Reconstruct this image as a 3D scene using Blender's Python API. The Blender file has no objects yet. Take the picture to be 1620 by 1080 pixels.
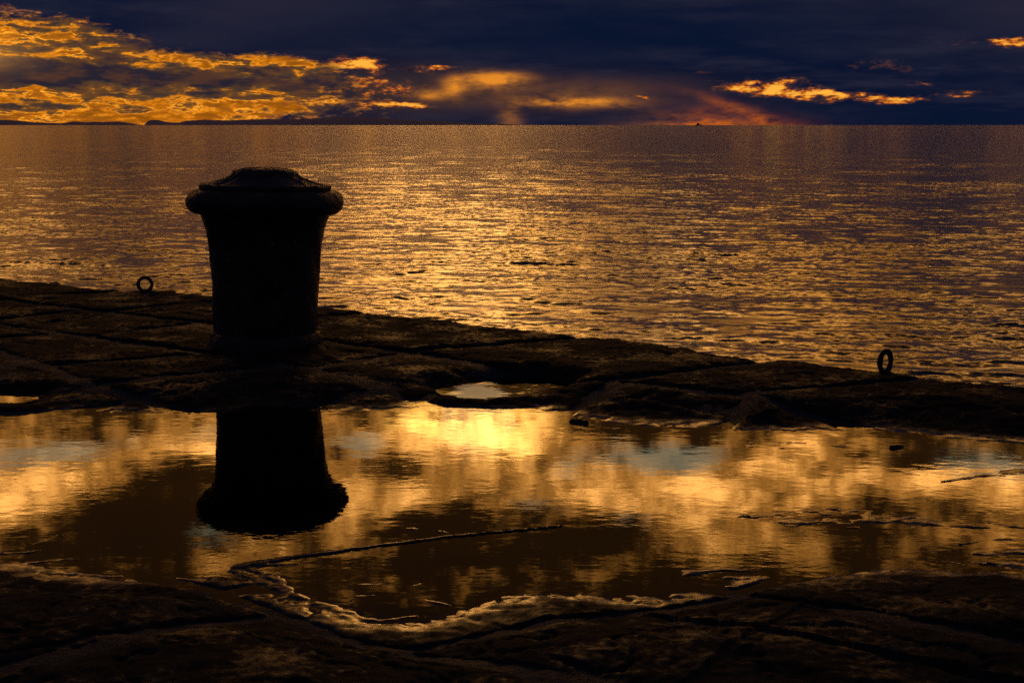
import bpy, bmesh, math, random
import numpy as np
from mathutils import Vector, Matrix

R = math.radians
rng = np.random.RandomState(7)
scene = bpy.context.scene
col = scene.collection

# ------------------------------------------------------------------ camera
F_PX, PITCH, CAM_H = 2250.0, math.atan(342 / 2250.0), 1.0
cam_data = bpy.data.cameras.new('camera')
cam_data.sensor_width = 36.0
cam_data.lens = 50.0
cam_data.clip_start = 0.05
cam_data.clip_end = 120000.0
cam = bpy.data.objects.new('camera', cam_data)
cam.location = (0, 0, CAM_H)
cam.rotation_euler = (R(90) - PITCH, 0, 0)
col.objects.link(cam)
scene.camera = cam

# ------------------------------------------------------------------ render + exposure
scene.view_settings.view_transform = 'Standard'
scene.view_settings.look = 'None'
scene.view_settings.exposure = 0.0
scene.view_settings.gamma = 1.0
scene.view_settings.use_curve_mapping = False
scene.render.engine = 'CYCLES'
scene.cycles.use_denoising = False
scene.cycles.max_bounces = 3
scene.cycles.diffuse_bounces = 1
scene.cycles.glossy_bounces = 3
scene.cycles.transparent_max_bounces = 6
scene.cycles.sample_clamp_indirect = 4.0

SUN_AZ, SUN_EL = -1.4, 11.8          # degrees; the sun stands behind the cloud


def lin(r, g, b, k=1.0):
    f = lambda c: (c / 255 / 12.92 if c <= 10.3 else ((c / 255 + 0.055) / 1.055) ** 2.4)
    return (f(r) * k, f(g) * k, f(b) * k)


# ------------------------------------------------------------------ node expressions
class G:
    """A node tree written as arithmetic."""
    def __init__(self, tree):
        self.t = tree

    def node(self, kind, **kw):
        n = self.t.nodes.new(kind)
        for k, v in kw.items():
            setattr(n, k, v)
        return n

    def put(self, sock, v):
        if isinstance(v, V):
            self.t.links.new(v.s, sock)
        elif isinstance(v, (tuple, list)):
            v = tuple(v)
            try:
                sock.default_value = v
            except Exception:
                sock.default_value = v + (1.0,)
        else:
            sock.default_value = v

    def m(self, op, a, b=None, c=None, clamp=False):
        n = self.node('ShaderNodeMath', operation=op, use_clamp=clamp)
        for i, v in enumerate((a, b, c)):
            if v is not None:
                self.put(n.inputs[i], v)
        return V(self, n.outputs[0])

    def sep(self, v):
        n = self.node('ShaderNodeSeparateXYZ')
        self.put(n.inputs[0], v)
        return [V(self, o) for o in n.outputs]

    def xyz(self, x, y, z):
        n = self.node('ShaderNodeCombineXYZ')
        for i, v in enumerate((x, y, z)):
            self.put(n.inputs[i], v)
        return V(self, n.outputs[0])

    def noise(self, vec, scale, detail=6, rough=0.55, distort=0.0, color=False, lac=2.0):
        n = self.node('ShaderNodeTexNoise', noise_dimensions='3D')
        self.put(n.inputs['Vector'], vec)
        n.inputs['Scale'].default_value = scale
        n.inputs['Detail'].default_value = detail
        n.inputs['Roughness'].default_value = rough
        n.inputs['Lacunarity'].default_value = lac
        n.inputs['Distortion'].default_value = distort
        return V(self, n.outputs['Color' if color else 'Fac'])

    def step(self, v, lo, hi):
        n = self.node('ShaderNodeMapRange', interpolation_type='SMOOTHSTEP')
        self.put(n.inputs[0], v)
        self.put(n.inputs[1], lo)
        self.put(n.inputs[2], hi)
        n.inputs[3].default_value = 0.0
        n.inputs[4].default_value = 1.0
        return V(self, n.outputs[0])

    def mix(self, f, a, b):
        n = self.node('ShaderNodeMix', data_type='RGBA', clamp_factor=True)
        self.put(n.inputs[0], f)
        self.put(n.inputs[6], a)
        self.put(n.inputs[7], b)
        return V(self, n.outputs[2])

    def addc(self, a, b, f=1.0):
        n = self.node('ShaderNodeMix', data_type='RGBA', blend_type='ADD', clamp_factor=False)
        self.put(n.inputs[0], f)
        self.put(n.inputs[6], a)
        self.put(n.inputs[7], b)
        return V(self, n.outputs[2])

    def scalec(self, a, f):
        n = self.node('ShaderNodeVectorMath', operation='SCALE')
        self.put(n.inputs[0], a)
        self.put(n.inputs['Scale'], f)
        return V(self, n.outputs[0])

    def vm(self, op, a, b=None):
        n = self.node('ShaderNodeVectorMath', operation=op)
        self.put(n.inputs[0], a)
        if b is not None:
            self.put(n.inputs[1], b)
        return V(self, n.outputs[0])

    def exp_neg_sq(self, d2):
        return self.m('EXPONENT', d2 * -1.0)


class V:
    def __init__(self, g, s):
        self.g, self.s = g, s
    def __add__(self, o): return self.g.m('ADD', self, o)
    __radd__ = __add__
    def __sub__(self, o): return self.g.m('SUBTRACT', self, o)
    def __rsub__(self, o): return self.g.m('SUBTRACT', o, self)
    def __mul__(self, o): return self.g.m('MULTIPLY', self, o)
    __rmul__ = __mul__
    def __truediv__(self, o): return self.g.m('DIVIDE', self, o)


# ------------------------------------------------------------------ sky (world)
world = bpy.data.worlds.new('World')
scene.world = world
world.use_nodes = True
world.cycles.sampling_method = 'MANUAL'
world.cycles.sample_map_resolution = 512
wt = world.node_tree
wt.nodes.clear()
g = G(wt)
tc = g.node('ShaderNodeTexCoord')
dx, dy, dz = g.sep(V(g, tc.outputs['Generated']))
AZ = g.m('ARCTAN2', dx, dy) * 57.29578          # degrees right of the view axis
EL = g.m('ARCSINE', dz) * 57.29578              # degrees above the horizon
DIR = g.xyz(AZ, EL, 0.0)


def vma(v, scale, off):
    n = g.node('ShaderNodeVectorMath', operation='MULTIPLY_ADD')
    g.put(n.inputs[0], v)
    g.put(n.inputs[1], scale)
    g.put(n.inputs[2], off)
    return V(g, n.outputs[0])


def wind(sx, sy, amp_x, amp_y, seed, detail=4):
    """Directions pushed about by turbulence, for torn outlines."""
    n = g.noise(vma(DIR, (sx, sy, 0), (0, 0, seed)), 1.0, detail, 0.6, color=True)
    w = vma(n, (amp_x, amp_y, 0), (-amp_x / 2, -amp_y / 2, 0))
    return g.vm('ADD', DIR, w)


def sky_noise(sx, sy, seed, detail, rough=0.6, distort=0.0, base=None):
    return g.noise(vma(base or DIR, (sx, sy, 0), (0, 0, seed)), 1.0, detail, rough, distort)


def A(px): return (px - 810) / 39.27
def E_(py): return (198 - py) / 39.27


def total(base, terms, tilt_from=None):
    """Sum of soft elliptical weather patches (weight, x, y, rx, ry[, tilt]); units of 1/39 degree."""
    r = None
    for t in terms:
        amp, px, py, rx, ry = t[:5]
        kx, ky = 39.27 / rx, 39.27 / ry
        if len(t) > 5:
            c, sn = math.cos(t[5]), math.sin(t[5])
            x_, y_, _z = g.sep(vma(base, (1, 1, 0), (-A(px), -E_(py), 0)))
            v = g.xyz((x_ * c + y_ * sn) * kx, (y_ * c - x_ * sn) * ky, 0.0)
        else:
            v = vma(base, (kx, ky, 0), (-A(px) * kx, -E_(py) * ky, 0))
        n = g.node('ShaderNodeVectorMath', operation='DOT_PRODUCT')
        g.put(n.inputs[0], v)
        g.put(n.inputs[1], v)
        e = g.m('POWER', math.exp(-1.0), V(g, n.outputs['Value']))
        r = e * amp if r is None else g.m('MULTIPLY_ADD', e, amp, r)
    return r


def background(c):
    n = g.node('ShaderNodeBackground')
    g.put(n.inputs[0], c)
    return n.outputs[0]


def mix_bg(f, a_, b_):
    n = g.node('ShaderNodeMixShader')
    g.put(n.inputs[0], f)
    wt.links.new(a_, n.inputs[1])
    wt.links.new(b_, n.inputs[2])
    return n.outputs[0]


# --- the thick cloud bank: navy, purple-grey where thinner, with scraps of lit cloud and glow through rain
D1 = wind(0.6, 1.7, 1.1, 0.45, 3.3)
nb = sky_noise(0.16, 0.8, 1.7, 5)
n3 = sky_noise(1.15, 3.4, 5.5, 7, 0.68)
bank = g.mix(g.step(nb, 0.36, 0.66), lin(6, 18, 44), lin(24, 29, 50))
nl = sky_noise(0.22, 1.5, 31.0, 6, 0.62)
bank = g.mix(g.step(nl, 0.44, 0.70) * 0.6, bank, lin(44, 42, 60))
bank = g.mix(total(D1, [(0.9, 440, 20, 200, 50), (0.8, 1590, 40, 220, 60), (0.35, 1150, 5, 350, 18), (0.5, 330, 70, 90, 20)]), bank, lin(36, 35, 52))
bank = g.mix(total(D1, [(0.85, 610, 145, 150, 44), (0.75, 900, 152, 240, 32)]), bank, lin(50, 38, 42))
bank = g.mix(total(D1, [(0.9, 960, 58, 380, 36), (0.9, 1480, 190, 300, 20), (0.8, 40, 0, 220, 14)]), bank, lin(8, 20, 45))
scr = total(D1, [(0.62, 590, 140, 90, 40), (0.86, 1195, 140, 75, 17), (0.84, 1290, 153, 60, 10), (0.86, 1390, 160, 56, 9), (0.66, 1375, 110, 42, 12),
                 (0.95, 1580, 77, 95, 7), (0.6, 1440, 136, 34, 5), (0.62, 1105, 116, 30, 5), (0.6, 1015, 152, 36, 4), (0.4, 1490, 150, 50, 8),
                 (0.6, 700, 113, 36, 6), (0.6, 640, 168, 70, 4), (0.62, 560, 105, 60, 10)])
sm = g.m('MULTIPLY_ADD', scr, 0.62, n3 * 1.5)
near_s = g.step(scr, 0.10, 0.30)
bank = g.mix(g.step(sm, 0.95, 1.18) * near_s * 0.35, bank, lin(124, 74, 42))
bank = g.mix(g.step(sm, 1.13, 1.21) * near_s, bank, g.mix(g.step(sm, 1.18, 1.34), lin(186, 86, 22), lin(255, 180, 64)))
glow = total(wind(0.5, 1.2, 0.5, 0.22, 7.7, 2), [(0.75, 778, 128, 42, 13), (0.55, 718, 140, 15, 15), (0.40, 684, 153, 20, 7), (0.80, 905, 164, 66, 7), (0.07, 880, 150, 150, 20), (0.20, 808, 188, 16, 18),
                  (0.30, 1180, 182, 70, 8, -0.34), (0.60, 1130, 200, 90, 10), (0.18, 1115, 186, 70, 14)])
_dx, d1y, _dz = g.sep(D1)
under = g.step(d1y, E_(102), E_(124))
glow = glow * under * g.step(n3 * 0.6 + nb * 0.6, 0.38, 0.78) * 2.3
bank = g.mix(glow, bank, g.mix(g.step(AZ, 4.0, 7.5), lin(228, 138, 40), lin(206, 100, 18)))
S_bank = background(bank)

# --- torn clouds at the left, lit from behind: bright where thin, gold along their edges
D2 = wind(0.8, 2.2, 1.0, 0.42, 6.1)
n1 = sky_noise(0.55, 2.1, 8.2, 6, 0.62)
n2 = sky_noise(2.2, 6.0, 2.1, 5, 0.66)
n6 = sky_noise(0.70, 3.1, 14.4, 8, 0.62, 0.0, D2)
cover = total(D2, [(0.58, 80, 124, 210, 20), (0.34, 370, 130, 130, 12), (0.16, 190, 84, 70, 9), (-0.16, 60, 186, 190, 15), (-0.04, 130, 58, 170, 24), (-0.08, 330, 190, 160, 10),
                   (-0.20, 420, 98, 120, 8), (0.24, 590, 140, 70, 34), (0.42, 330, 62, 70, 20), (-0.08, 430, 176, 150, 12), (0.16, 70, 176, 90, 7), (0.22, 440, 60, 120, 20),
                   (-0.14, 310, 118, 40, 14), (0.20, 470, 142, 90, 14), (0.14, 300, 150, 120, 10)])
c1 = (n6 - 0.5) * 2.0 + 0.55 + cover + (n2 - 0.5) * 0.42
rmp = g.node('ShaderNodeValToRGB')
g.put(rmp.inputs[0], c1)
stops = [(0.20, (146, 82, 12)), (0.40, (190, 106, 14)), (0.49, (232, 136, 24)), (0.55, (156, 94, 30)), (0.66, (88, 62, 40)), (0.95, (38, 34, 46))]
el_ = rmp.color_ramp.elements
while len(el_) < len(stops):
    el_.new(0.5)
for e_, (p_, c_) in zip(el_, stops):
    e_.position, e_.color = p_, (*lin(*c_), 1.0)
cl = g.mix(g.step(n1, 0.42, 0.62) * 0.35, V(g, rmp.outputs[0]), lin(120, 72, 28))
d_r = (c1 - 0.50) * 22.0
rim = g.m('POWER', math.exp(-1.0), d_r * d_r) * g.step(n1 + n2 * 0.5, 0.66, 0.94)
cl = g.addc(cl, lin(255, 168, 38, 0.8), rim)
cl = g.addc(cl, lin(245, 170, 70), total(DIR, [(0.34, -10, 96, 80, 24)]))
S_left = background(cl)
lm = total(D2, [(1.0, 60, 84, 180, 46), (1.0, 200, 158, 380, 56), (0.5, 430, 108, 110, 18)])
lm = g.step(lm + (nb - 0.5) * 0.5 + (n3 - 0.5) * 1.0, 0.30, 0.60)
S_low = mix_bg(lm, S_bank, S_left)

# --- the sky above the bank, mostly as the puddle mirrors it: gold-lit clouds, pale gaps, dark bellies
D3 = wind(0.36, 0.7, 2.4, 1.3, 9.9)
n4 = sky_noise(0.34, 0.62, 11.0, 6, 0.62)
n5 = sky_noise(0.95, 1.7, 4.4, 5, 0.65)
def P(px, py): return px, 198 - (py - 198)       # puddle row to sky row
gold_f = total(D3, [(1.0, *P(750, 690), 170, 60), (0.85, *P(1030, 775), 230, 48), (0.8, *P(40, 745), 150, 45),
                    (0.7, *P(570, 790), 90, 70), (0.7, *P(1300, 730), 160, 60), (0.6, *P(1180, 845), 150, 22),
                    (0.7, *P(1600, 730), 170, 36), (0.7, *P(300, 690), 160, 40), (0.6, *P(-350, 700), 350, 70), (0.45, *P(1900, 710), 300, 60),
                    (0.55, *P(430, 860), 130, 22), (0.3, *P(800, 900), 250, 22), (0.35, *P(1570, 800), 120, 30), (1.45, *P(690, 550), 250, 46), (0.40, *P(0, 560), 330, 46), (0.10, *P(1300, 560), 300, 40)])  # the last, lowest gold patches are added to brighten the sea
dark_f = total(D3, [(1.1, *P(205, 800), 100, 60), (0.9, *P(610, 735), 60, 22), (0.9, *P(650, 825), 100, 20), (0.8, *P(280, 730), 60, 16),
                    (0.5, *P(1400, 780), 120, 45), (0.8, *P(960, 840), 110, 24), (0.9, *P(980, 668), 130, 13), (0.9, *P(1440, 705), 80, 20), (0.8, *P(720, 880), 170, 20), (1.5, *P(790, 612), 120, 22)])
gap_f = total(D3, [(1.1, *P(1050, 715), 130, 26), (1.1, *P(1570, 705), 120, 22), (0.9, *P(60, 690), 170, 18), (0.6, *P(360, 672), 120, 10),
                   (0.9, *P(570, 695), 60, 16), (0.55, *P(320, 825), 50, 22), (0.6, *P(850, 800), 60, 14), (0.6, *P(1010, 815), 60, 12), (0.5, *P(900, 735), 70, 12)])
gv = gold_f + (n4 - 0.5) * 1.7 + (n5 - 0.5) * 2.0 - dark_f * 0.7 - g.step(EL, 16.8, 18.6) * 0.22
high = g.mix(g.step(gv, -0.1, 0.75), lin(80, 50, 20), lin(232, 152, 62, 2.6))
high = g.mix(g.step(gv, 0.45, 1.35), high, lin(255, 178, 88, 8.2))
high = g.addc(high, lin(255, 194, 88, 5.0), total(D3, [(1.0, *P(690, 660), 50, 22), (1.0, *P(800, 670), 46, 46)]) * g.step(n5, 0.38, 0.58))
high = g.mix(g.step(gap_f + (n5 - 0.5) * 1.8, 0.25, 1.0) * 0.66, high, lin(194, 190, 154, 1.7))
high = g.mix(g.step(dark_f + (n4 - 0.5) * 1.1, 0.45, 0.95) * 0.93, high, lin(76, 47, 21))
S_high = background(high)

# --- overhead and behind: unlit grey-blue overcast
S_over = background(g.mix(g.step(sky_noise(0.05, 0.09, 21.0, 3), 0.35, 0.65), lin(16, 23, 40), lin(33, 38, 54)))
away = g.m('ABSOLUTE', AZ)
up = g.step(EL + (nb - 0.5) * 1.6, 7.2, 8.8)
far_up = g.m('MAXIMUM', g.step(EL + (nb - 0.5) * 3.0, 18.0, 23.0), g.step(away, 28.0, 55.0))
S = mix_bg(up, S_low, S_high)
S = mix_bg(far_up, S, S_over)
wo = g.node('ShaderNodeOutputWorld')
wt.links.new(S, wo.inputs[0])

# ------------------------------------------------------------------ sun: veiled by cloud, weak and wide
sd = bpy.data.lights.new('sun', 'SUN')
sd.energy = 0.002
sd.angle = R(3)
sd.color = (1.0, 0.62, 0.28)
sun = bpy.data.objects.new('sun', sd)
sun.rotation_euler = (R(90) - R(SUN_EL), 0, R(180) - R(SUN_AZ))
col.objects.link(sun)


# ------------------------------------------------------------------ helpers
def tag(o, label=None, cat=None, group=None, kind=None):
    for k, v in (('label', label), ('category', cat), ('group', group), ('kind', kind)):
        if v:
            o[k] = v
    return o


def empty(name, loc=(0, 0, 0)):
    o = bpy.data.objects.new(name, None)
    o.location = loc
    col.objects.link(o)
    return o


def mesh_obj(name, verts, faces, mat, parent=None, smooth=True):
    me = bpy.data.meshes.new(name)
    verts = np.asarray(verts, dtype=np.float32)
    if isinstance(faces, np.ndarray):
        nf, k = faces.shape
        me.vertices.add(len(verts))
        me.vertices.foreach_set('co', verts.ravel())
        me.loops.add(nf * k)
        me.loops.foreach_set('vertex_index', faces.astype(np.int32).ravel())
        me.polygons.add(nf)
        me.polygons.foreach_set('loop_start', np.arange(0, nf * k, k, dtype=np.int32))
        me.update(calc_edges=True)
    else:
        me.from_pydata([tuple(map(float, v)) for v in verts], [], faces)
    me.polygons.foreach_set('use_smooth', np.full(len(me.polygons), smooth, dtype=bool))
    me.validate()
    me.materials.append(mat)
    o = bpy.data.objects.new(name, me)
    col.objects.link(o)
    if parent:
        o.parent = parent
    return o


def new_mat(name):
    m = bpy.data.materials.new(name)
    m.use_nodes = True
    m.node_tree.nodes.clear()
    q = G(m.node_tree)
    out = q.node('ShaderNodeOutputMaterial')
    return m, q, out


def principled(q, out, **kw):
    n = q.node('ShaderNodeBsdfPrincipled')
    for k, v in kw.items():
        q.put(n.inputs[k.replace('_', ' ')], v)
    q.t.links.new(n.outputs[0], out.inputs[0])
    return n


def bump(q, h, strength, dist):
    n = q.node('ShaderNodeBump')
    q.put(n.inputs['Strength'], strength)
    n.inputs['Distance'].default_value = dist
    q.put(n.inputs['Height'], h)
    return V(q, n.outputs[0])


def ground(px, py, z=0.0):
    """The point of the level z that the lens sees at a picture position."""
    u, v = (px - 810) / F_PX, (py - 540) / F_PX
    d = (u, math.cos(PITCH) - v * math.sin(PITCH), -math.sin(PITCH) - v * math.cos(PITCH))
    t = (z - CAM_H) / d[2]
    return d[0] * t, d[1] * t


# value-gradient noise on arrays
_perm = rng.permutation(512)
_grad = rng.uniform(0, 2 * np.pi, 512)
def pnoise(x, y, seed=0):
    xi, yi = np.floor(x).astype(int), np.floor(y).astype(int)
    xf, yf = x - xi, y - yi
    u, v = xf * xf * xf * (xf * (xf * 6 - 15) + 10), yf * yf * yf * (yf * (yf * 6 - 15) + 10)
    def gr(i, j, a, b):
        h = _grad[_perm[(_perm[(i + seed * 37) & 511] + j) & 511]]
        return np.cos(h) * a + np.sin(h) * b
    n00, n10 = gr(xi, yi, xf, yf), gr(xi + 1, yi, xf - 1, yf)
    n01, n11 = gr(xi, yi + 1, xf, yf - 1), gr(xi + 1, yi + 1, xf - 1, yf - 1)
    return (n00 * (1 - u) + n10 * u) * (1 - v) + (n01 * (1 - u) + n11 * u) * v


def fbm(x, y, octaves=4, gain=0.5, seed=0):
    s, a, f = 0.0, 1.0, 1.0
    for i in range(octaves):
        s = s + a * pnoise(x * f + 17.3 * i, y * f - 9.1 * i, seed + i)
        a *= gain
        f *= 2.03
    return s


def smooth(x, lo, hi):
    t = np.clip((x - lo) / (hi - lo), 0, 1)
    return t * t * (3 - 2 * t)


# ------------------------------------------------------------------ materials
def make_stone():
    m, q, out = new_mat('wet_stone')
    geo = q.node('ShaderNodeNewGeometry')
    pos = V(q, geo.outputs['Position'])
    info = q.node('ShaderNodeObjectInfo')
    rnd = V(q, info.outputs['Random'])
    _, _, z = q.sep(pos)
    a = q.noise(pos, 6.0, 8, 0.65)
    b = q.noise(pos, 42.0, 6, 0.6)
    c = q.noise(pos, 190.0, 4, 0.6)
    colr = q.mix(q.step(a, 0.32, 0.68), (0.019, 0.018, 0.018), (0.044, 0.041, 0.039))
    colr = q.mix(rnd * 0.4, colr, (0.045, 0.036, 0.020))
    colr = q.mix(q.step(b, 0.5, 0.8) * 0.5, colr, (0.10, 0.09, 0.08))
    wet = q.m('MAXIMUM', q.step(z, -0.0455, -0.0535), q.step(q.noise(pos, 3.2, 5, 0.6) + (b - 0.5) * 0.6, 0.48, 0.68) * 0.50)
    rough = 0.78 - wet * 0.60
    h = a * 0.5 + b * 0.35 + c * 0.12
    principled(q, out, Base_Color=colr, Roughness=rough, Normal=bump(q, h, 0.32 - wet * 0.25, 0.010), IOR=1.36, Specular_IOR_Level=wet * 0.44 + 0.05)
    return m


def make_mortar():
    m, q, out = new_mat('wet_mortar')
    geo = q.node('ShaderNodeNewGeometry')
    pos = V(q, geo.outputs['Position'])
    b = q.noise(pos, 60.0, 6, 0.65)
    c = q.noise(pos, 9.0, 4, 0.6)
    colr = q.mix(c, (0.035, 0.037, 0.042), (0.095, 0.098, 0.108))
    principled(q, out, Base_Color=colr, Roughness=q.step(c, 0.3, 0.7) * 0.2 + 0.55, Normal=bump(q, b, 0.7, 0.010), IOR=1.36, Specular_IOR_Level=0.12)
    return m


def make_iron():
    m, q, out = new_mat('rusty_iron')
    tcn = q.node('ShaderNodeTexCoord')
    pos = V(q, tcn.outputs['Object'])
    a = q.noise(pos, 9.0, 8, 0.65)
    b = q.noise(pos, 55.0, 6, 0.65)
    colr = q.mix(q.step(a, 0.4, 0.62), (0.045, 0.030, 0.026), (0.13, 0.06, 0.035))
    colr = q.mix(q.step(b + a * 0.5, 0.86, 0.98), colr, (0.34, 0.30, 0.28))
    principled(q, out, Base_Color=colr, Roughness=q.step(b, 0.3, 0.7) * 0.25 + 0.34, Metallic=0.0,
               Normal=bump(q, a * 0.5 + b * 0.5, 0.9, 0.012), IOR=1.45)
    return m


def make_sea():
    m, q, out = new_mat('sea_water')
    geo = q.node('ShaderNodeNewGeometry')
    pos = V(q, geo.outputs['Position'])
    nrm = V(q, geo.outputs['Normal'])
    x, y, z = q.sep(pos)
    far = q.step(y, 40.0, 300.0)
    r1 = q.noise(pos, 7.0, 3, 0.6, color=True)
    r2 = q.noise(pos, 1.1, 4, 0.6, color=True)
    att = q.node('ShaderNodeAttribute', attribute_name='rippling')
    rip = V(q, att.outputs['Fac'])
    s1 = q.vm('SUBTRACT', r1, (0.5, 0.5, 0.5))
    s2 = q.vm('SUBTRACT', r2, (0.5, 0.5, 0.5))
    s = q.vm('ADD', q.scalec(s1, rip * (0.42 - far * 0.34)), q.scalec(s2, far * 0.05))
    n3_ = q.noise(q.xyz(x * 0.45, y * 0.10, 2.0), 1.0, 4, 0.65)
    s = q.vm('ADD', s, q.xyz(0.0, (0.47 - n3_) * q.step(y, 30.0, 160.0) * 0.17, 0.0))
    s = q.vm('MULTIPLY', s, (1.0, 1.0, 0.0))
    n = q.vm('NORMALIZE', q.vm('ADD', nrm, s))
    principled(q, out, Base_Color=(0.004, 0.010, 0.014), Roughness=0.13, Normal=n, IOR=1.333)
    return m


def make_puddle():
    m, q, out = new_mat('puddle_water')
    geo = q.node('ShaderNodeNewGeometry')
    pos = V(q, geo.outputs['Position'])
    x, y, z = q.sep(pos)
    p = q.xyz(x * 0.85, y * 1.25, z)
    a = q.noise(p, 26.0, 3, 0.5)
    b = q.noise(p, 5.0, 3, 0.55)
    calm = q.step(q.noise(pos, 1.6, 2, 0.5), 0.35, 0.65) * 0.75 + 0.25
    h = a * calm * 0.00015 + b * 0.00040
    nb_ = bump(q, h, 1.0, 1.0)
    fr = q.node('ShaderNodeFresnel')
    fr.inputs['IOR'].default_value = 1.333
    q.put(fr.inputs['Normal'], nb_)
    gl_ = q.node('ShaderNodeBsdfGlossy')
    gl_.inputs['Roughness'].default_value = 0.015
    q.put(gl_.inputs['Normal'], nb_)
    tr = q.node('ShaderNodeBsdfTransparent')
    tr.inputs[0].default_value = (0.62, 0.52, 0.40, 1)
    mx = q.node('ShaderNodeMixShader')
    q.t.links.new(fr.outputs[0], mx.inputs[0])
    q.t.links.new(tr.outputs[0], mx.inputs[1])
    q.t.links.new(gl_.outputs[0], mx.inputs[2])
    q.t.links.new(mx.outputs[0], out.inputs[0])
    return m


def make_plain(name, colr, rough):
    m, q, out = new_mat(name)
    geo = q.node('ShaderNodeNewGeometry')
    pos = V(q, geo.outputs['Position'])
    n = q.noise(pos, 0.002, 5, 0.6)
    c = q.mix(n, tuple(v * 0.7 for v in colr), tuple(min(1, v * 1.3) for v in colr))
    principled(q, out, Base_Color=c, Roughness=rough)
    return m


M_STONE, M_MORTAR, M_IRON, M_SEA, M_PUD = make_stone(), make_mortar(), make_iron(), make_sea(), make_puddle()
M_HILL = make_plain('far_hill_haze', (0.36, 0.33, 0.50), 1.0)  # distance haze painted in as a paler, bluish base colour
M_HULL = make_plain('ship_paint', (0.06, 0.05, 0.05), 0.6)

# ------------------------------------------------------------------ pier geometry: (s along the edge, t inland)
EA = np.array(ground(0, 441))
EB = np.array(ground(1620, 612))
ED = (EB - EA) / np.linalg.norm(EB - EA)
EN = np.array([ED[1], -ED[0]])
if EN[1] > 0:
    EN = -EN
SEA_Z, PUD_Z, LOW_Z = -1.6, -0.056, -0.041


def to_st(x, y):
    return (x - EA[0]) * ED[0] + (y - EA[1]) * ED[1], (x - EA[0]) * EN[0] + (y - EA[1]) * EN[1]


def to_xy(s, t):
    return EA[0] + s * ED[0] + t * EN[0], EA[1] + s * ED[1] + t * EN[1]


EDGE = [(-9, -.02), (-3, 0.0), (0.0, -.07), (.2, -.03), (.96, -.05), (1.34, -.07), (1.42, -.10), (1.56, -.19), (1.62, -.15), (1.87, -.16),
        (2.98, -.18), (3.92, -.13), (4.79, -.11), (5.13, -.11), (5.2, -.04), (5.52, .0), (5.60, -.05), (5.75, -.06), (6.22, -.04),
        (6.32, .02), (6.63, 0.0), (7.6, .01), (7.66, -.05), (12, -.03)]
ROWS = [  # joints running along the pier
    [(-9, .70), (-3, .68), (.97, .66), (2.72, .62), (3.56, .71), (4.15, .74), (4.73, .82), (5.29, .82), (5.82, .74), (6.25, .84), (6.92, .96), (12, 1.0)],
    [(-9, 1.35), (1, 1.28), (3.46, 1.28), (4.1, 1.30), (4.75, 1.40), (5.06, 1.48), (5.33, 1.40), (6, 1.42), (7, 1.6), (12, 1.7)],
    [(-9, 2.0), (2, 1.83), (2.65, 1.81), (3.14, 1.92), (3.6, 2.04), (4.4, 2.05), (5.4, 2.0), (6.4, 2.1), (7.4, 2.2), (12, 2.3)],
    [(-9, 2.7), (3, 2.62), (5, 2.66), (6.27, 2.66), (7.2, 2.78), (12, 2.9)],
    [(-9, 3.5), (4, 3.46), (5.86, 3.42), (6.3, 3.46), (6.41, 3.45), (7.2, 3.5), (12, 3.6)],
    [(-9, 4.2), (5, 4.12), (6.3, 4.15), (7.5, 4.2), (12, 4.3)],
    [(-9, 5.0), (6, 4.9), (12, 5.0)],
    [(-9, 5.8), (6, 5.7), (12, 5.8)],
]
CROSS = [  # per row: (s at the sea side, s at the land side)
    [(-5, -5.3), (-3.6, -3.9), (-2.1, -2.5), (-.6, -1.0), (1.3, .8), (2.15, 1.9), (3.1, 2.85), (4.55, 4.15), (5.56, 5.24), (6.27, 5.78), (7.6, 7.2), (8.7, 8.4), (9.9, 9.6)],
    [(-3, -3.1), (-1.6, -1.7), (-.4, -.5), (.9, .8), (1.75, 1.7), (2.65, 2.6), (3.5, 3.46), (4.15, 4.1), (4.79, 4.76), (5.3, 5.34), (5.85, 6.0), (6.6, 6.7), (7.4, 7.5), (8.3, 8.4)],
    [(-2, -2.1), (-.6, -.7), (.5, .4), (1.5, 1.3), (2.4, 2.2), (3.44, 3.13), (3.95, 3.62), (4.6, 4.35), (5.35, 5.15), (5.95, 5.75), (6.6, 6.4), (7.3, 7.2), (8.2, 8.1)],
    [(-1, -1.2), (.6, .5), (1.9, 1.7), (3.0, 2.8), (3.9, 3.7), (4.75, 4.55), (5.45, 5.3), (6.1, 5.95), (6.95, 6.8), (7.7, 7.6), (8.6, 8.5)],
    [(1.2, 1.0), (2.6, 2.4), (3.6, 3.4), (4.5, 4.25), (5.3, 5.05), (6.27, 5.86), (6.85, 6.41), (7.65, 7.4), (8.5, 8.3)],
    [(2, 1.8), (3.4, 3.2), (4.4, 4.3), (5.2, 5.1), (6.08, 5.95), (7.0, 6.8), (7.9, 7.7), (8.9, 8.7)],
    [(3, 2.9), (4.4, 4.3), (5.6, 5.4), (6.6, 6.5), (7.5, 7.3), (8.6, 8.5)],
    [(3.5, 3.4), (5, 4.9), (6.2, 6.1), (7.3, 7.2), (8.5, 8.5)],
    [(4, 3.9), (6, 5.9), (8, 7.9)],
]


def interp(poly, s):
    p = np.array(poly)
    return np.interp(s, p[:, 0], p[:, 1])


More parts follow.
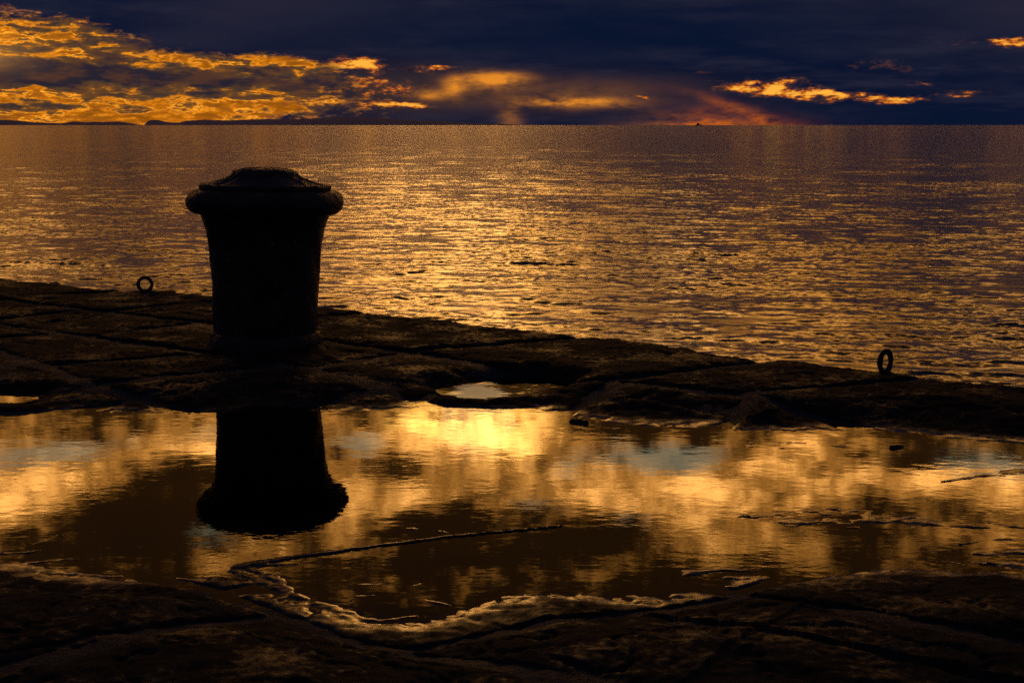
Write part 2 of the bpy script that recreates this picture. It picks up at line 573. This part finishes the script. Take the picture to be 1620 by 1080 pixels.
def seg_dist(x, y, pts, closed=False, cap=0.6):
    d = np.full(x.shape, cap * cap, dtype=np.float32)
    n = len(pts)
    for i in range(n if closed else n - 1):
        (x0, y0), (x1, y1) = pts[i], pts[(i + 1) % n]
        mk = (x > min(x0, x1) - cap) & (x < max(x0, x1) + cap) & (y > min(y0, y1) - cap) & (y < max(y0, y1) + cap)
        if not mk.any():
            continue
        xx, yy = x[mk], y[mk]
        ex, ey = x1 - x0, y1 - y0
        tt = np.clip(((xx - x0) * ex + (yy - y0) * ey) / (ex * ex + ey * ey + 1e-12), 0, 1)
        d[mk] = np.minimum(d[mk], (xx - x0 - tt * ex) ** 2 + (yy - y0 - tt * ey) ** 2)
    return np.sqrt(d)


def inside(x, y, pts):
    r = np.zeros(x.shape, bool)
    n = len(pts)
    for i in range(n):
        (x0, y0), (x1, y1) = pts[i], pts[(i + 1) % n]
        if y0 == y1:
            continue
        c = ((y0 > y) != (y1 > y)) & (x < (x1 - x0) * (y - y0) / (y1 - y0) + x0)
        r ^= c
    return r


def shore(px_pts, z):
    return [ground(px, py, z) for px, py in px_pts]


# puddle shorelines on the ground
BIG = shore([(-500, 640), (-200, 648), (0, 659), (60, 657), (130, 652), (230, 654), (300, 660), (360, 654), (420, 647), (520, 651), (600, 650),
             (680, 640), (760, 644), (850, 647), (890, 660), (1000, 672), (1120, 676), (1180, 684), (1260, 688), (1300, 680), (1400, 684), (1500, 690),
             (1620, 702), (1800, 722), (2100, 760), (2100, 850), (1850, 880), (1700, 900), (1620, 906), (1540, 905), (1420, 902), (1350, 900),
             (1270, 908), (1180, 912), (1100, 922), (1040, 936), (950, 945), (880, 936), (800, 944), (720, 965), (700, 978), (660, 985),
             (600, 984), (560, 972), (480, 948), (420, 930), (385, 912), (340, 906), (260, 912), (190, 915), (100, 908), (0, 890), (-200, 880),
             (-500, 900)], PUD_Z)
SMALL = shore([(708, 612), (750, 606), (800, 602), (850, 600), (880, 606), (866, 616), (840, 622), (800, 626), (735, 626), (725, 620)], LOW_Z)
SIDE = shore([(-160, 622), (0, 626), (50, 627), (52, 631), (30, 636), (0, 637), (-160, 640)], LOW_Z)
# stone edges that stand out of the big puddle
RIDGES = [  # (points, half widths from first to last, height above water, ruggedness)
    ([(372, 897), (420, 888), (480, 879), (560, 868), (640, 858), (700, 850), (760, 844), (820, 839), (888, 832)], (0.019, 0.005), 0.0045, 0.20), ([(368, 901), (400, 914), (455, 937), (520, 960), (600, 984)], (0.016, 0.018), 0.003, 0.5),
    ([(372, 899), (430, 893), (470, 892)], (0.022, 0.010), 0.004, 0.9),
    ([(30, 866), (75, 854), (110, 851)], (0.006, 0.006), 0.0022, 0.30), ([(-30, 876), (40, 874), (66, 869)], (0.016, 0.008), 0.0022, 0.30),
    ([(88, 847), (120, 843), (150, 841)], (0.006, 0.006), 0.0022, 0.30), ([(45, 890), (90, 885), (122, 884)], (0.012, 0.006), 0.0022, 0.30),
    ([(-30, 900), (60, 898), (130, 910), (190, 911)], (0.035, 0.012), 0.006, 0.7),
    ([(1185, 815), (1230, 812), (1300, 806), (1360, 808), (1420, 818)], (0.025, 0.06), 0.005, 1.05), ([(1240, 825), (1330, 822), (1400, 824)], (0.03, 0.03), 0.003, 1.12),
    ([(1420, 818), (1480, 828), (1560, 834)], (0.035, 0.012), 0.005, 0.84),
    ([(1550, 824), (1640, 838)], (0.010, 0.014), 0.005, 0.6), ([(1515, 862), (1560, 854), (1640, 851)], (0.004, 0.016), 0.006, 0.6),
    ([(1545, 876), (1640, 868)], (0.014, 0.040), 0.007, 0.70), ([(1540, 890), (1640, 892)], (0.014, 0.040), 0.005, 0.98), ([(1470, 882), (1525, 893)], (0.005, 0.010), 0.0016, 0.35),
    ([(1490, 762), (1540, 754), (1600, 746), (1680, 738)], (0.008, 0.045), 0.009, 0.5), ([(1090, 904), (1140, 901), (1195, 902)], (0.026, 0.008), 0.005, 0.4),
    ([(550, 922), (590, 924), (616, 922)], (0.007, 0.007), 0.0016, 0.35), ([(560, 943), (592, 941)], (0.008, 0.006), 0.0016, 0.35), ([(655, 926), (674, 921)], (0.007, 0.005), 0.0016, 0.35),
    ([(634, 943), (660, 944), (690, 952), (710, 957)], (0.008, 0.008), 0.0016, 0.35), ([(608, 939), (620, 940)], (0.005, 0.005), 0.0016, 0.35), ([(600, 951), (612, 952)], (0.005, 0.005), 0.0016, 0.35),
    ([(545, 949), (556, 950)], (0.005, 0.005), 0.0016, 0.35), ([(630, 834), (680, 838), (720, 843)], (0.006, 0.012), 0.002, 0.98), ([(400, 900), (440, 918), (455, 935)], (0.020, 0.020), 0.005, 0.8),
    ([(600, 982), (660, 974)], (0.014, 0.008), 0.004, 0.4), ([(1410, 708), (1426, 707)], (0.010, 0.010), 0.009, 0.2), ([(1455, 701), (1482, 700)], (0.007, 0.007), 0.003, 0.4),
    ([(905, 667), (930, 670)], (0.008, 0.008), 0.011, 0.2), ([(1180, 702), (1260, 700), (1330, 706)], (0.03, 0.03), 0.002, 1.26), ([(940, 660), (1000, 657), (1080, 664)], (0.02, 0.02), 0.003, 0.70)]


def pier_height(x, y):
    shp = x.shape
    x, y = x.ravel(), y.ravel()
    ok = to_st(x, y)[1] > -0.5
    res = _pier_height(x[ok], y[ok])
    out = []
    for r, fill in zip(res, (-3.0, -3.0, 0, 9.0)):
        o = np.full(x.shape, fill, dtype=r.dtype)
        o[ok] = r
        out.append(o.reshape(shp))
    return out


def _pier_height(x, y):
    """Height of the paving and its mortar, and the slab each point belongs to."""
    s0, t0 = to_st(x, y)
    s = s0 + 0.05 * fbm(s0 * 1.3, t0 * 1.3, 3, 0.5, 3)
    t = t0 + 0.035 * fbm(s0 * 1.5 + 40, t0 * 1.5, 3, 0.5, 9)
    edge = interp(EDGE, s0) + 0.012 * fbm(s0 * 9, s0 * 0 + 2.2, 3, 0.6, 12)
    # slab label
    row = np.zeros(x.shape, int)
    bounds = [interp(r, s) for r in ROWS]
    for b in bounds:
        row += (t > b)
    label = row * 100
    full = [interp(EDGE, s)] + bounds + [bounds[-1] + 0.8]
    dj = np.full(x.shape, 0.6, dtype=np.float32)
    for r in ROWS:
        dj = np.minimum(dj, seg_dist(s, t, r, cap=0.3))
    for i, cr in enumerate(CROSS):
        lo, hi = full[i], full[i + 1]
        k = np.clip((t - lo) / np.maximum(hi - lo, 0.05), 0, 1)
        mk = row == i
        for a, b in cr:
            sc = a + (b - a) * k
            label = label + np.where(mk & (s > sc), 1, 0)
            dj = np.where(mk, np.minimum(dj, np.abs(s - sc)), dj)
    # shape
    rr = np.random.RandomState(21)
    tab = rr.uniform(-1, 1, (1200, 3))
    off = 0.0045 * tab[label, 0] + 0.010 * tab[label, 1] * (s % 1 - 0.5) + 0.010 * tab[label, 2] * (t % 1 - 0.5)
    off = np.where(row == 0, off * 0.5 + 0.004, off)
    relief = 0.010 * fbm(s * 2.6, t * 4.2, 3, 0.5, 30) + 0.0036 * fbm(s * 8, t * 11, 4, 0.55, 31) + 0.0006 * fbm(s * 45, t * 50, 2, 0.6, 33) - 0.006 * smooth(0.10 - np.abs(fbm(s * 3.1 + 9, t * 4.4, 4, 0.55, 35)), 0.0, 0.10)
    wear = 0.017 + 0.018 * (fbm(s * 3, t * 3, 2, 0.5, 50) + 0.25)
    groove = 0.035 * (1 - smooth(dj, 0.0, np.maximum(wear, 0.008) * 1.6)) + 0.008 * (1 - smooth(dj, 0, 0.10))
    # puddle basins
    def sdist(pts):
        d = seg_dist(x, y, pts, True, 0.6)
        return np.where(inside(x, y, pts), -d, d)
    sb = sdist(BIG) + 0.026 * fbm(x * 9, y * 7, 5, 0.62, 60)
    gentle = PUD_Z + 0.0035 * smooth(sb, 0.0, 0.07) + 0.055 * np.minimum(sb, 0.12) + 0.050 * smooth(sb, 0.05, 0.50)
    kerbed = PUD_Z + 0.03 * np.minimum(sb, 0.1) + 0.055 * smooth(sb, 0.0, 0.46)
    farside = smooth(y, 3.5, 4.3)
    macro = np.where(sb > 0, gentle * (1 - farside) + kerbed * farside, PUD_Z - 0.10 * np.clip(-sb, 0, 0.1) - 0.02 * smooth(-sb, 0.05, 0.25))
    nearw = 1 - smooth(np.abs(sb), 0.06, 0.26)
    for pts in (SMALL, SIDE):
        ss = sdist(pts) + 0.008 * fbm(x * 9, y * 6, 3, 0.6, 64)
        m2 = np.where(ss > 0, LOW_Z + 0.0005 + 0.012 * smooth(ss, 0.0, 0.12), LOW_Z - 0.02 * smooth(-ss, -0.01, 0.05))
        wgt = 1 - smooth(ss, 0.03, 0.20)
        macro = macro * (1 - wgt) + m2 * wgt
        nearw = np.maximum(nearw, 1 - smooth(np.abs(ss), 0, 0.06))
    damp = 1 - 0.72 * nearw * (1 - smooth(np.abs(y), 0, 0.1)) - 0.72 * nearw
    damp = np.clip(damp, 0.22, 1)
    inpud = smooth(-sb, 0.0, 0.08)
    rel = 0.0030 * fbm(x * 13, y * 19, 5, 0.62, 66) * (1 - 0.6 * inpud) + relief * damp * (1 - 0.75 * inpud) + off * damp * (1 - 0.8 * inpud)
    z = macro + rel - groove * (1 - 0.9 * inpud) * (1 - 0.55 * nearw)
    for pts, (w0, w1), h, rug in RIDGES:
        wp = shore(pts, PUD_Z)
        wmax = max(w0, w1)
        d = seg_dist(x, y, wp, False, 0.25)
        mk = d < wmax * 3.0
        if not mk.any():
            continue
        dm, xm, ym = d[mk], x[mk], y[mk]
        ex, ey = wp[-1][0] - wp[0][0], wp[-1][1] - wp[0][1]
        f = np.clip(((xm - wp[0][0]) * ex + (ym - wp[0][1]) * ey) / (ex * ex + ey * ey), 0, 1)
        wv = (w0 + (w1 - w0) * f) * (1 + 0.55 * fbm(xm * 12, ym * 12, 3, 0.6, 70))
        low = rug > 0.21                              # low ragged stone, not an upstanding edge
        hh, base, k0, k1 = (min(h * 0.5, 0.0016), 0.004, 0.15, 2.1) if low else (h, 0.010, 0.6, 1.7)
        rz = PUD_Z - base + (hh + base) * (1 - smooth(dm, np.maximum(wv, 0.001) * k0, np.maximum(wv, 0.001) * k1))
        side = ((ym - wp[0][1]) * ex - (xm - wp[0][0]) * ey) / math.hypot(ex, ey)
        rz -= 0.035 * np.clip(side, -0.05, 0.05)
        rz += (0.0035 * min(rug, 1.0) + 0.001 if low else rug * (h + 0.002)) * fbm(xm * 15, ym * 22, 4, 0.6, 72)
        z[mk] = np.maximum(z[mk], rz)
    zm = macro - 0.011 + 0.004 * fbm(x * 5, y * 5, 3, 0.6, 80) + 0.004 * fbm(x * 19, y * 19, 3, 0.6, 82)
    # rounded, broken outer edge, then the quay face
    over = edge - t0
    drop = np.where(over > -0.05, 0.022 * smooth(over, -0.06, 0.0), 0.0) + np.where(over > 0, np.minimum(over * 30, 2.2), 0.0)
    z = z - drop
    zm = zm - np.where(over > -0.03, 0.05 + np.maximum(over, 0) * 40, 0.0)
    return z, zm, label, over


def fan(y0, y1, ratio, us):
    n = int(math.log(y1 / y0) / ratio) + 1
    ys = y0 * np.exp(np.arange(n) * ratio)
    U, Y = np.meshgrid(us, ys)
    return U * Y, Y


def quads(nr, nc):
    i = np.arange(nr * nc).reshape(nr, nc)
    return np.stack([i[:-1, :-1], i[:-1, 1:], i[1:, 1:], i[1:, :-1]], -1).reshape(-1, 4)


us = np.concatenate([np.arange(-0.85, -0.40, 0.012), np.arange(-0.40, 0.4001, 0.0016), np.arange(0.412, 0.86, 0.012)])
X, Y = fan(1.9, 14.0, 0.0030, us)
Z, ZM, LAB, OVER = pier_height(X, Y)
Q = quads(*X.shape)
flat = np.stack([X.ravel(), Y.ravel(), Z.ravel()], -1)
qlab = LAB.ravel()[Q].max(1)
keep = OVER.ravel()[Q].min(1) < 0.09

pavement = empty('pavement')
tag(pavement, 'wet worn stone paving of the pier with puddles and open joints', 'pavement', kind='structure')
for lb in np.unique(qlab[keep]):
    qs = Q[keep & (qlab == lb)]
    if len(qs) < 30:
        continue
    ids, inv = np.unique(qs.ravel(), return_inverse=True)
    mesh_obj('paving_stone', flat[ids], inv.reshape(-1, 4), M_STONE, pavement)

us2 = np.arange(-0.85, 0.86, 0.005)
X2, Y2 = fan(1.9, 14.0, 0.008, us2)
_, ZM2, _, OV2 = pier_height(X2, Y2)
Q2 = quads(*X2.shape)
k2 = OV2.ravel()[Q2].max(1) < 0.02
ids, inv = np.unique(Q2[k2].ravel(), return_inverse=True)
mesh_obj('mortar', np.stack([X2.ravel(), Y2.ravel(), ZM2.ravel()], -1)[ids], inv.reshape(-1, 4), M_MORTAR, pavement)

# body of the pier under and behind the paving
c = [to_xy(-9, 0.06), to_xy(14, 0.06), to_xy(14, 16), to_xy(-9, 16)]
vs = [(x, y, -0.13) for x, y in c] + [(x, y, -3.0) for x, y in c]
core = mesh_obj('pier_core', vs, [(3, 2, 1, 0), (0, 1, 5, 4), (1, 2, 6, 5), (2, 3, 7, 6), (3, 0, 4, 7), (4, 5, 6, 7)], M_STONE, pavement, smooth=False)


def sheet(name, pts, z, label):
    pts = [(x, y) for x, y in pts]
    cx, cy = sum(p[0] for p in pts) / len(pts), sum(p[1] for p in pts) / len(pts)
    bm = bmesh.new()
    bm.faces.new([bm.verts.new((x, y, z)) for x, y in pts])
    bmesh.ops.triangulate(bm, faces=bm.faces[:])
    me = bpy.data.meshes.new(name)
    bm.normal_update()
    if bm.faces[:][0].normal.z < 0:
        bmesh.ops.reverse_faces(bm, faces=bm.faces[:])
    bm.to_mesh(me)
    bm.free()
    me.materials.append(M_PUD)
    o = bpy.data.objects.new(name, me)
    col.objects.link(o)
    return tag(o, label, 'puddle', kind='structure')


def grow(px_pts, k, z):
    cx = sum(p[0] for p in px_pts) / len(px_pts)
    cy = sum(p[1] for p in px_pts) / len(px_pts)
    return [(cx + (x - cx) * k, cy + (y - cy) * k) for x, y in px_pts]


sheet('puddle', [ground(-600, 625, PUD_Z), ground(-100, 640, PUD_Z), ground(600, 630, PUD_Z), ground(900, 640, PUD_Z), ground(1300, 660, PUD_Z), ground(2300, 740, PUD_Z),
                 ground(2300, 900, PUD_Z), ground(1000, 1000, PUD_Z), ground(560, 1010, PUD_Z), ground(-600, 940, PUD_Z)], PUD_Z,
      'big shallow puddle mirroring golden clouds and the bollard')
sheet('puddle', grow(SMALL, 1.4, 0), LOW_Z, 'small puddle in a sunken stone behind the big puddle')
sheet('puddle', grow(SIDE, 1.12, 0), LOW_Z, 'narrow bright puddle at the left border')

# ------------------------------------------------------------------ sea
us3 = np.concatenate([np.arange(-0.9, -0.40, 0.02), np.arange(-0.40, 0.4001, 0.0018), np.arange(0.42, 0.91, 0.02)])
XS, YS = fan(9.0, 260.0, 0.0036, us3)
ZS = np.zeros_like(XS)
rw = np.random.RandomState(5)
spacing = 0.0036 * YS
for i in range(56):
    lam = 0.16 * (4.2 / 0.16) ** (i / 55.0)
    th = R(-100) + rw.normal(0, 0.75)
    k = 2 * math.pi / lam
    amp = 0.022 / k * (1.0 if lam < 0.6 else (0.6 / lam) ** 0.55)
    w = np.clip((lam / spacing - 2.5) / 2.0, 0, 1)
    ph = k * (XS * math.cos(th) + YS * math.sin(th)) + rw.uniform(0, 6.28)
    ZS += w * amp * np.sin(ph)
def rippling(x, y):
    """Wind patches and small calm slicks."""
    wide = 0.9 + 0.8 * fbm(x * 0.10, y * 0.09, 3, 0.5, 90)
    slick = smooth(fbm(x * 0.75, y * 1.15, 3, 0.55, 94) + 0.6 * fbm(x * 0.16, y * 0.2, 2, 0.5, 97), -0.34, -0.06)
    return np.clip(wide, 0.50, 1.4) * (0.22 + 0.78 * slick)


RIP = rippling(XS, YS)
ZS *= RIP * (1 - smooth(YS, 45, 240))
near = np.stack([XS.ravel(), YS.ravel(), SEA_Z + ZS.ravel()], -1)
qn = quads(*XS.shape)
XF, YF = fan(260.0 * 0.995, 60000.0, 0.03, np.arange(-1.0, 1.01, 0.05))
farv = np.stack([XF.ravel(), YF.ravel(), np.full(XF.size, SEA_Z - 0.002)], -1)
qf = quads(*XF.shape) + len(near)
sea = mesh_obj('sea', np.concatenate([near, farv]), np.concatenate([qn, qf]), M_SEA)
at_ = sea.data.attributes.new('rippling', 'FLOAT', 'POINT')
at_.data.foreach_set('value', np.concatenate([RIP.ravel(), np.full(XF.size, 0.9)]).astype(np.float32))
tag(sea, 'rippled sea glowing gold under the sunset', 'sea', kind='structure')

# ------------------------------------------------------------------ far coast
def ridge(name, pts, dist, label):
    """A range of hills: crest line given in picture columns and rows above the horizon."""
    xs = np.linspace(pts[0][0], pts[-1][0], 160)
    hs = np.interp(xs, [p[0] for p in pts], [p[1] for p in pts])
    hs = np.maximum(hs + 0.5 * fbm(xs * 0.06, xs * 0 + dist, 4, 0.6, 40) * np.minimum(hs, 4) / 2, 0.05)
    vs, nrow = [], 5
    for j in range(nrow):
        f = (0, 0.6, 1.0, 0.6, 0)[j]
        dd = dist * (1 + 0.05 * j)
        for px, h in zip(xs, hs):
            jit = 1 + 0.25 * float(pnoise(np.array([px * 0.05]), np.array([j * 3.1]))[0]) * (1 - f)
            vs.append(((px - 810) / F_PX * dd, dd, SEA_Z - 5 + (h * f * jit / F_PX * dist) + 8 * (f > 0)))
    o = mesh_obj(name, vs, quads(nrow, len(xs)), M_HILL)
    return tag(o, label, 'hills', kind='structure')


ridge('hills', [(-400, 3), (-100, 8), (20, 9), (70, 4), (105, 3), (125, 6), (150, 5), (165, 5), (190, 6), (205, 5), (225, 1), (234, 0)], 26000,
      'low dark coastal hills on the horizon at the left')
ridge('hills', [(234, 0), (242, 8), (255, 9), (275, 4), (288, 4), (300, 7), (330, 9), (370, 8), (420, 10), (470, 10), (520, 12), (560, 14), (600, 12), (650, 9), (700, 6), (760, 3), (820, 1)], 32000,
      'long dark ridge rising on the horizon behind the bollard')

# ------------------------------------------------------------------ ship on the horizon
def box(bm, x0, x1, y0, y1, z0, z1, taper=0.0):
    v = [bm.verts.new(p) for p in ((x0 + taper, y0, z0), (x1 - taper, y0, z0), (x1 - taper, y1, z0), (x0 + taper, y1, z0),
                                   (x0, y0, z1), (x1, y0, z1), (x1, y1, z1), (x0, y1, z1))]
    for f in ((3, 2, 1, 0), (4, 5, 6, 7), (0, 1, 5, 4), (1, 2, 6, 5), (2, 3, 7, 6), (3, 0, 4, 7)):
        bm.faces.new([v[i] for i in f])


def bm_obj(name, bm, mat, parent=None, smooth_=False):
    me = bpy.data.meshes.new(name)
    bm.normal_update()
    bm.to_mesh(me)
    bm.free()
    for p in me.polygons:
        p.use_smooth = smooth_
    me.materials.append(mat)
    o = bpy.data.objects.new(name, me)
    col.objects.link(o)
    if parent:
        o.parent = parent
    return o


SD = 7000.0
ship = empty('cargo_ship', ((1102 - 810) / F_PX * SD, SD, SEA_Z))
tag(ship, 'tiny dark ship far out on the horizon', 'ship')
b = bmesh.new(); box(b, -16, 16, -4, 4, 0, 4.5, 2.5); bm_obj('hull', b, M_HULL, ship)
b = bmesh.new(); box(b, -9, 1, -3, 3, 4.5, 11); box(b, -7, -1, -2.5, 2.5, 11, 13.5); bm_obj('deckhouse', b, M_HULL, ship)
b = bmesh.new(); box(b, -4.6, -3.4, -.6, .6, 13.5, 19); bm_obj('mast', b, M_HULL, ship)
b = bmesh.new(); box(b, 8, 9.2, -.6, .6, 4.5, 10); bm_obj('derrick', b, M_HULL, ship)


# ------------------------------------------------------------------ bollard
def lathe(name, prof, mat, parent, seg=96, dent=0.0, seed=0, groove=0, fine=0.0):
    vs, n = [], len(prof)
    for j, (r, z) in enumerate(prof):
        for i in range(seg):
            a = 2 * math.pi * i / seg
            k = 1.0
            vs.append((r * math.cos(a), r * math.sin(a), z))
    vs = np.array(vs)
    ang = np.tile(np.arange(seg) * 2 * math.pi / seg, n)
    rad = np.hypot(vs[:, 0], vs[:, 1])
    ca, sa = np.cos(ang), np.sin(ang)
    d = dent * fbm(ca * 2.5 + vs[:, 2] * 3 + 50, sa * 2.5 + vs[:, 2] * 5 + 50, 4, 0.6, seed) + fine * fbm(ca * 14 + vs[:, 2] * 29 + 50, sa * 14 - vs[:, 2] * 33 + 50, 3, 0.6, seed + 5)
    if groove:
        gz = np.array([p[2] for p in vs])
        d = d - 0.006 * np.clip(np.cos(ang * groove), 0.55, 1) * (rad > 0.15) * (rad < 0.28)
    sc = np.where(rad > 0.02, (rad + d * np.minimum(rad / 0.1, 1)) / np.maximum(rad, 1e-6), 1)
    vs[:, 0] *= sc
    vs[:, 1] *= sc
    vs[:, 2] += d * 0.5
    fs = []
    for j in range(n - 1):
        for i in range(seg):
            i2 = (i + 1) % seg
            fs.append((j * seg + i, j * seg + i2, (j + 1) * seg + i2, (j + 1) * seg + i))
    fs.append(tuple((n - 1) * seg + i for i in range(seg)))
    o = mesh_obj(name, vs, fs, mat, parent)
    return o


def dense(pts, step=0.012):
    out = [pts[0]]
    for (r0, z0), (r1, z1) in zip(pts[:-1], pts[1:]):
        k = max(1, int(math.hypot(r1 - r0, z1 - z0) / step))
        out += [(r0 + (r1 - r0) * i / k, z0 + (z1 - z0) * i / k) for i in range(1, k + 1)]
    return out


def spline(pts, n=8):
    """Catmull-Rom through (r, z)."""
    p = [pts[0]] + list(pts) + [pts[-1]]
    out = []
    for i in range(1, len(p) - 2):
        for k in range(n):
            t = k / n
            out.append(tuple(0.5 * (2 * p[i][c] + (p[i + 1][c] - p[i - 1][c]) * t + (2 * p[i - 1][c] - 5 * p[i][c] + 4 * p[i + 1][c] - p[i + 2][c]) * t * t
                             + (3 * p[i][c] - p[i - 1][c] - 3 * p[i + 1][c] + p[i + 2][c]) * t ** 3) for c in (0, 1)))
    out.append(pts[-1])
    return out


bx, by = (422 - 810) / 342.0, 6.54
bol = empty('mooring_bollard', (bx - 0.01, by, 0.0))
bol.rotation_euler = (0, R(1.1), R(20))
tag(bol, 'thick rusty iron mooring bollard with flaring mushroom head by the big puddle', 'bollard')
lathe('base_flange', dense([(0.27, -0.06), (0.262, 0.0), (0.256, 0.03), (0.246, 0.052), (0.225, 0.062)]), M_IRON, bol, dent=0.012, seed=3, fine=0.006)
lathe('post', spline([(0.232, -0.02), (0.236, 0.057), (0.241, 0.15), (0.244, 0.242), (0.247, 0.33), (0.254, 0.428), (0.268, 0.516), (0.288, 0.582), (0.305, 0.63)], 7), M_IRON, bol, dent=0.008, seed=6, fine=0.003)
tor = [(0.300 + 0.058 * math.cos(a), 0.652 + 0.056 * math.sin(a)) for a in np.linspace(R(-125), R(125), 26)]
lathe('head_rim', tor, M_IRON, bol, dent=0.008, seed=9, fine=0.004)
lathe('head_cap', dense([(0.285, 0.69), (0.296, 0.712), (0.298, 0.728), (0.290, 0.733), (0.250, 0.741), (0.215, 0.751), (0.180, 0.765), (0.158, 0.776), (0.148, 0.783)]), M_IRON, bol, dent=0.008, seed=12, groove=24, fine=0.005)
lathe('head_boss', dense([(0.152, 0.775), (0.146, 0.786), (0.141, 0.792), (0.120, 0.800), (0.085, 0.806), (0.04, 0.809), (0.004, 0.810)]), M_IRON, bol, dent=0.006, seed=15, fine=0.005)


# ------------------------------------------------------------------ mooring rings
def ring(px, py, rz, rad, tube, label, oval=1.0):
    x, y = ground(px, py, 0.0)
    zt = float(pier_height(np.array([[x]]), np.array([[y]]))[0][0, 0])
    root = empty('mooring_ring', (x, y, zt))
    root.rotation_euler = (0, 0, rz)
    tag(root, label, 'ring', 'iron mooring rings on the pier edge')
    vs, fs, n, k = [], [], 48, 14
    for i in range(n):
        a = 2 * math.pi * i / n
        tb = tube * (1 + 0.10 * math.sin(3 * a + px) + 0.05 * math.sin(7 * a))
        for j in range(k):
            t = 2 * math.pi * j / k
            rr = rad + tb * math.cos(t)
            vs.append((rr * math.cos(a), tb * math.sin(t), rad * oval * 0.98 + rr * oval * math.sin(a)))
    for i in range(n):
        for j in range(k):
            fs.append((i * k + j, i * k + (j + 1) % k, ((i + 1) % n) * k + (j + 1) % k, ((i + 1) % n) * k + j))
    mesh_obj('iron_ring', vs, fs, M_IRON, root)
    # the staple that holds it, let into the stone
    lathe('staple', dense([(0.026, -0.04), (0.026, 0.000), (0.022, 0.004), (0.012, 0.006), (0.004, 0.0065)], 0.006), M_IRON, root, seg=20, dent=0.004, seed=2)
    return root


ring(230, 464, R(12), 0.040, 0.0105, 'round iron mooring ring on the pier edge left of the bollard')
ring(1400, 590, R(42), 0.039, 0.0110, 'oval-looking iron mooring ring on the pier edge at the far right', 1.08)
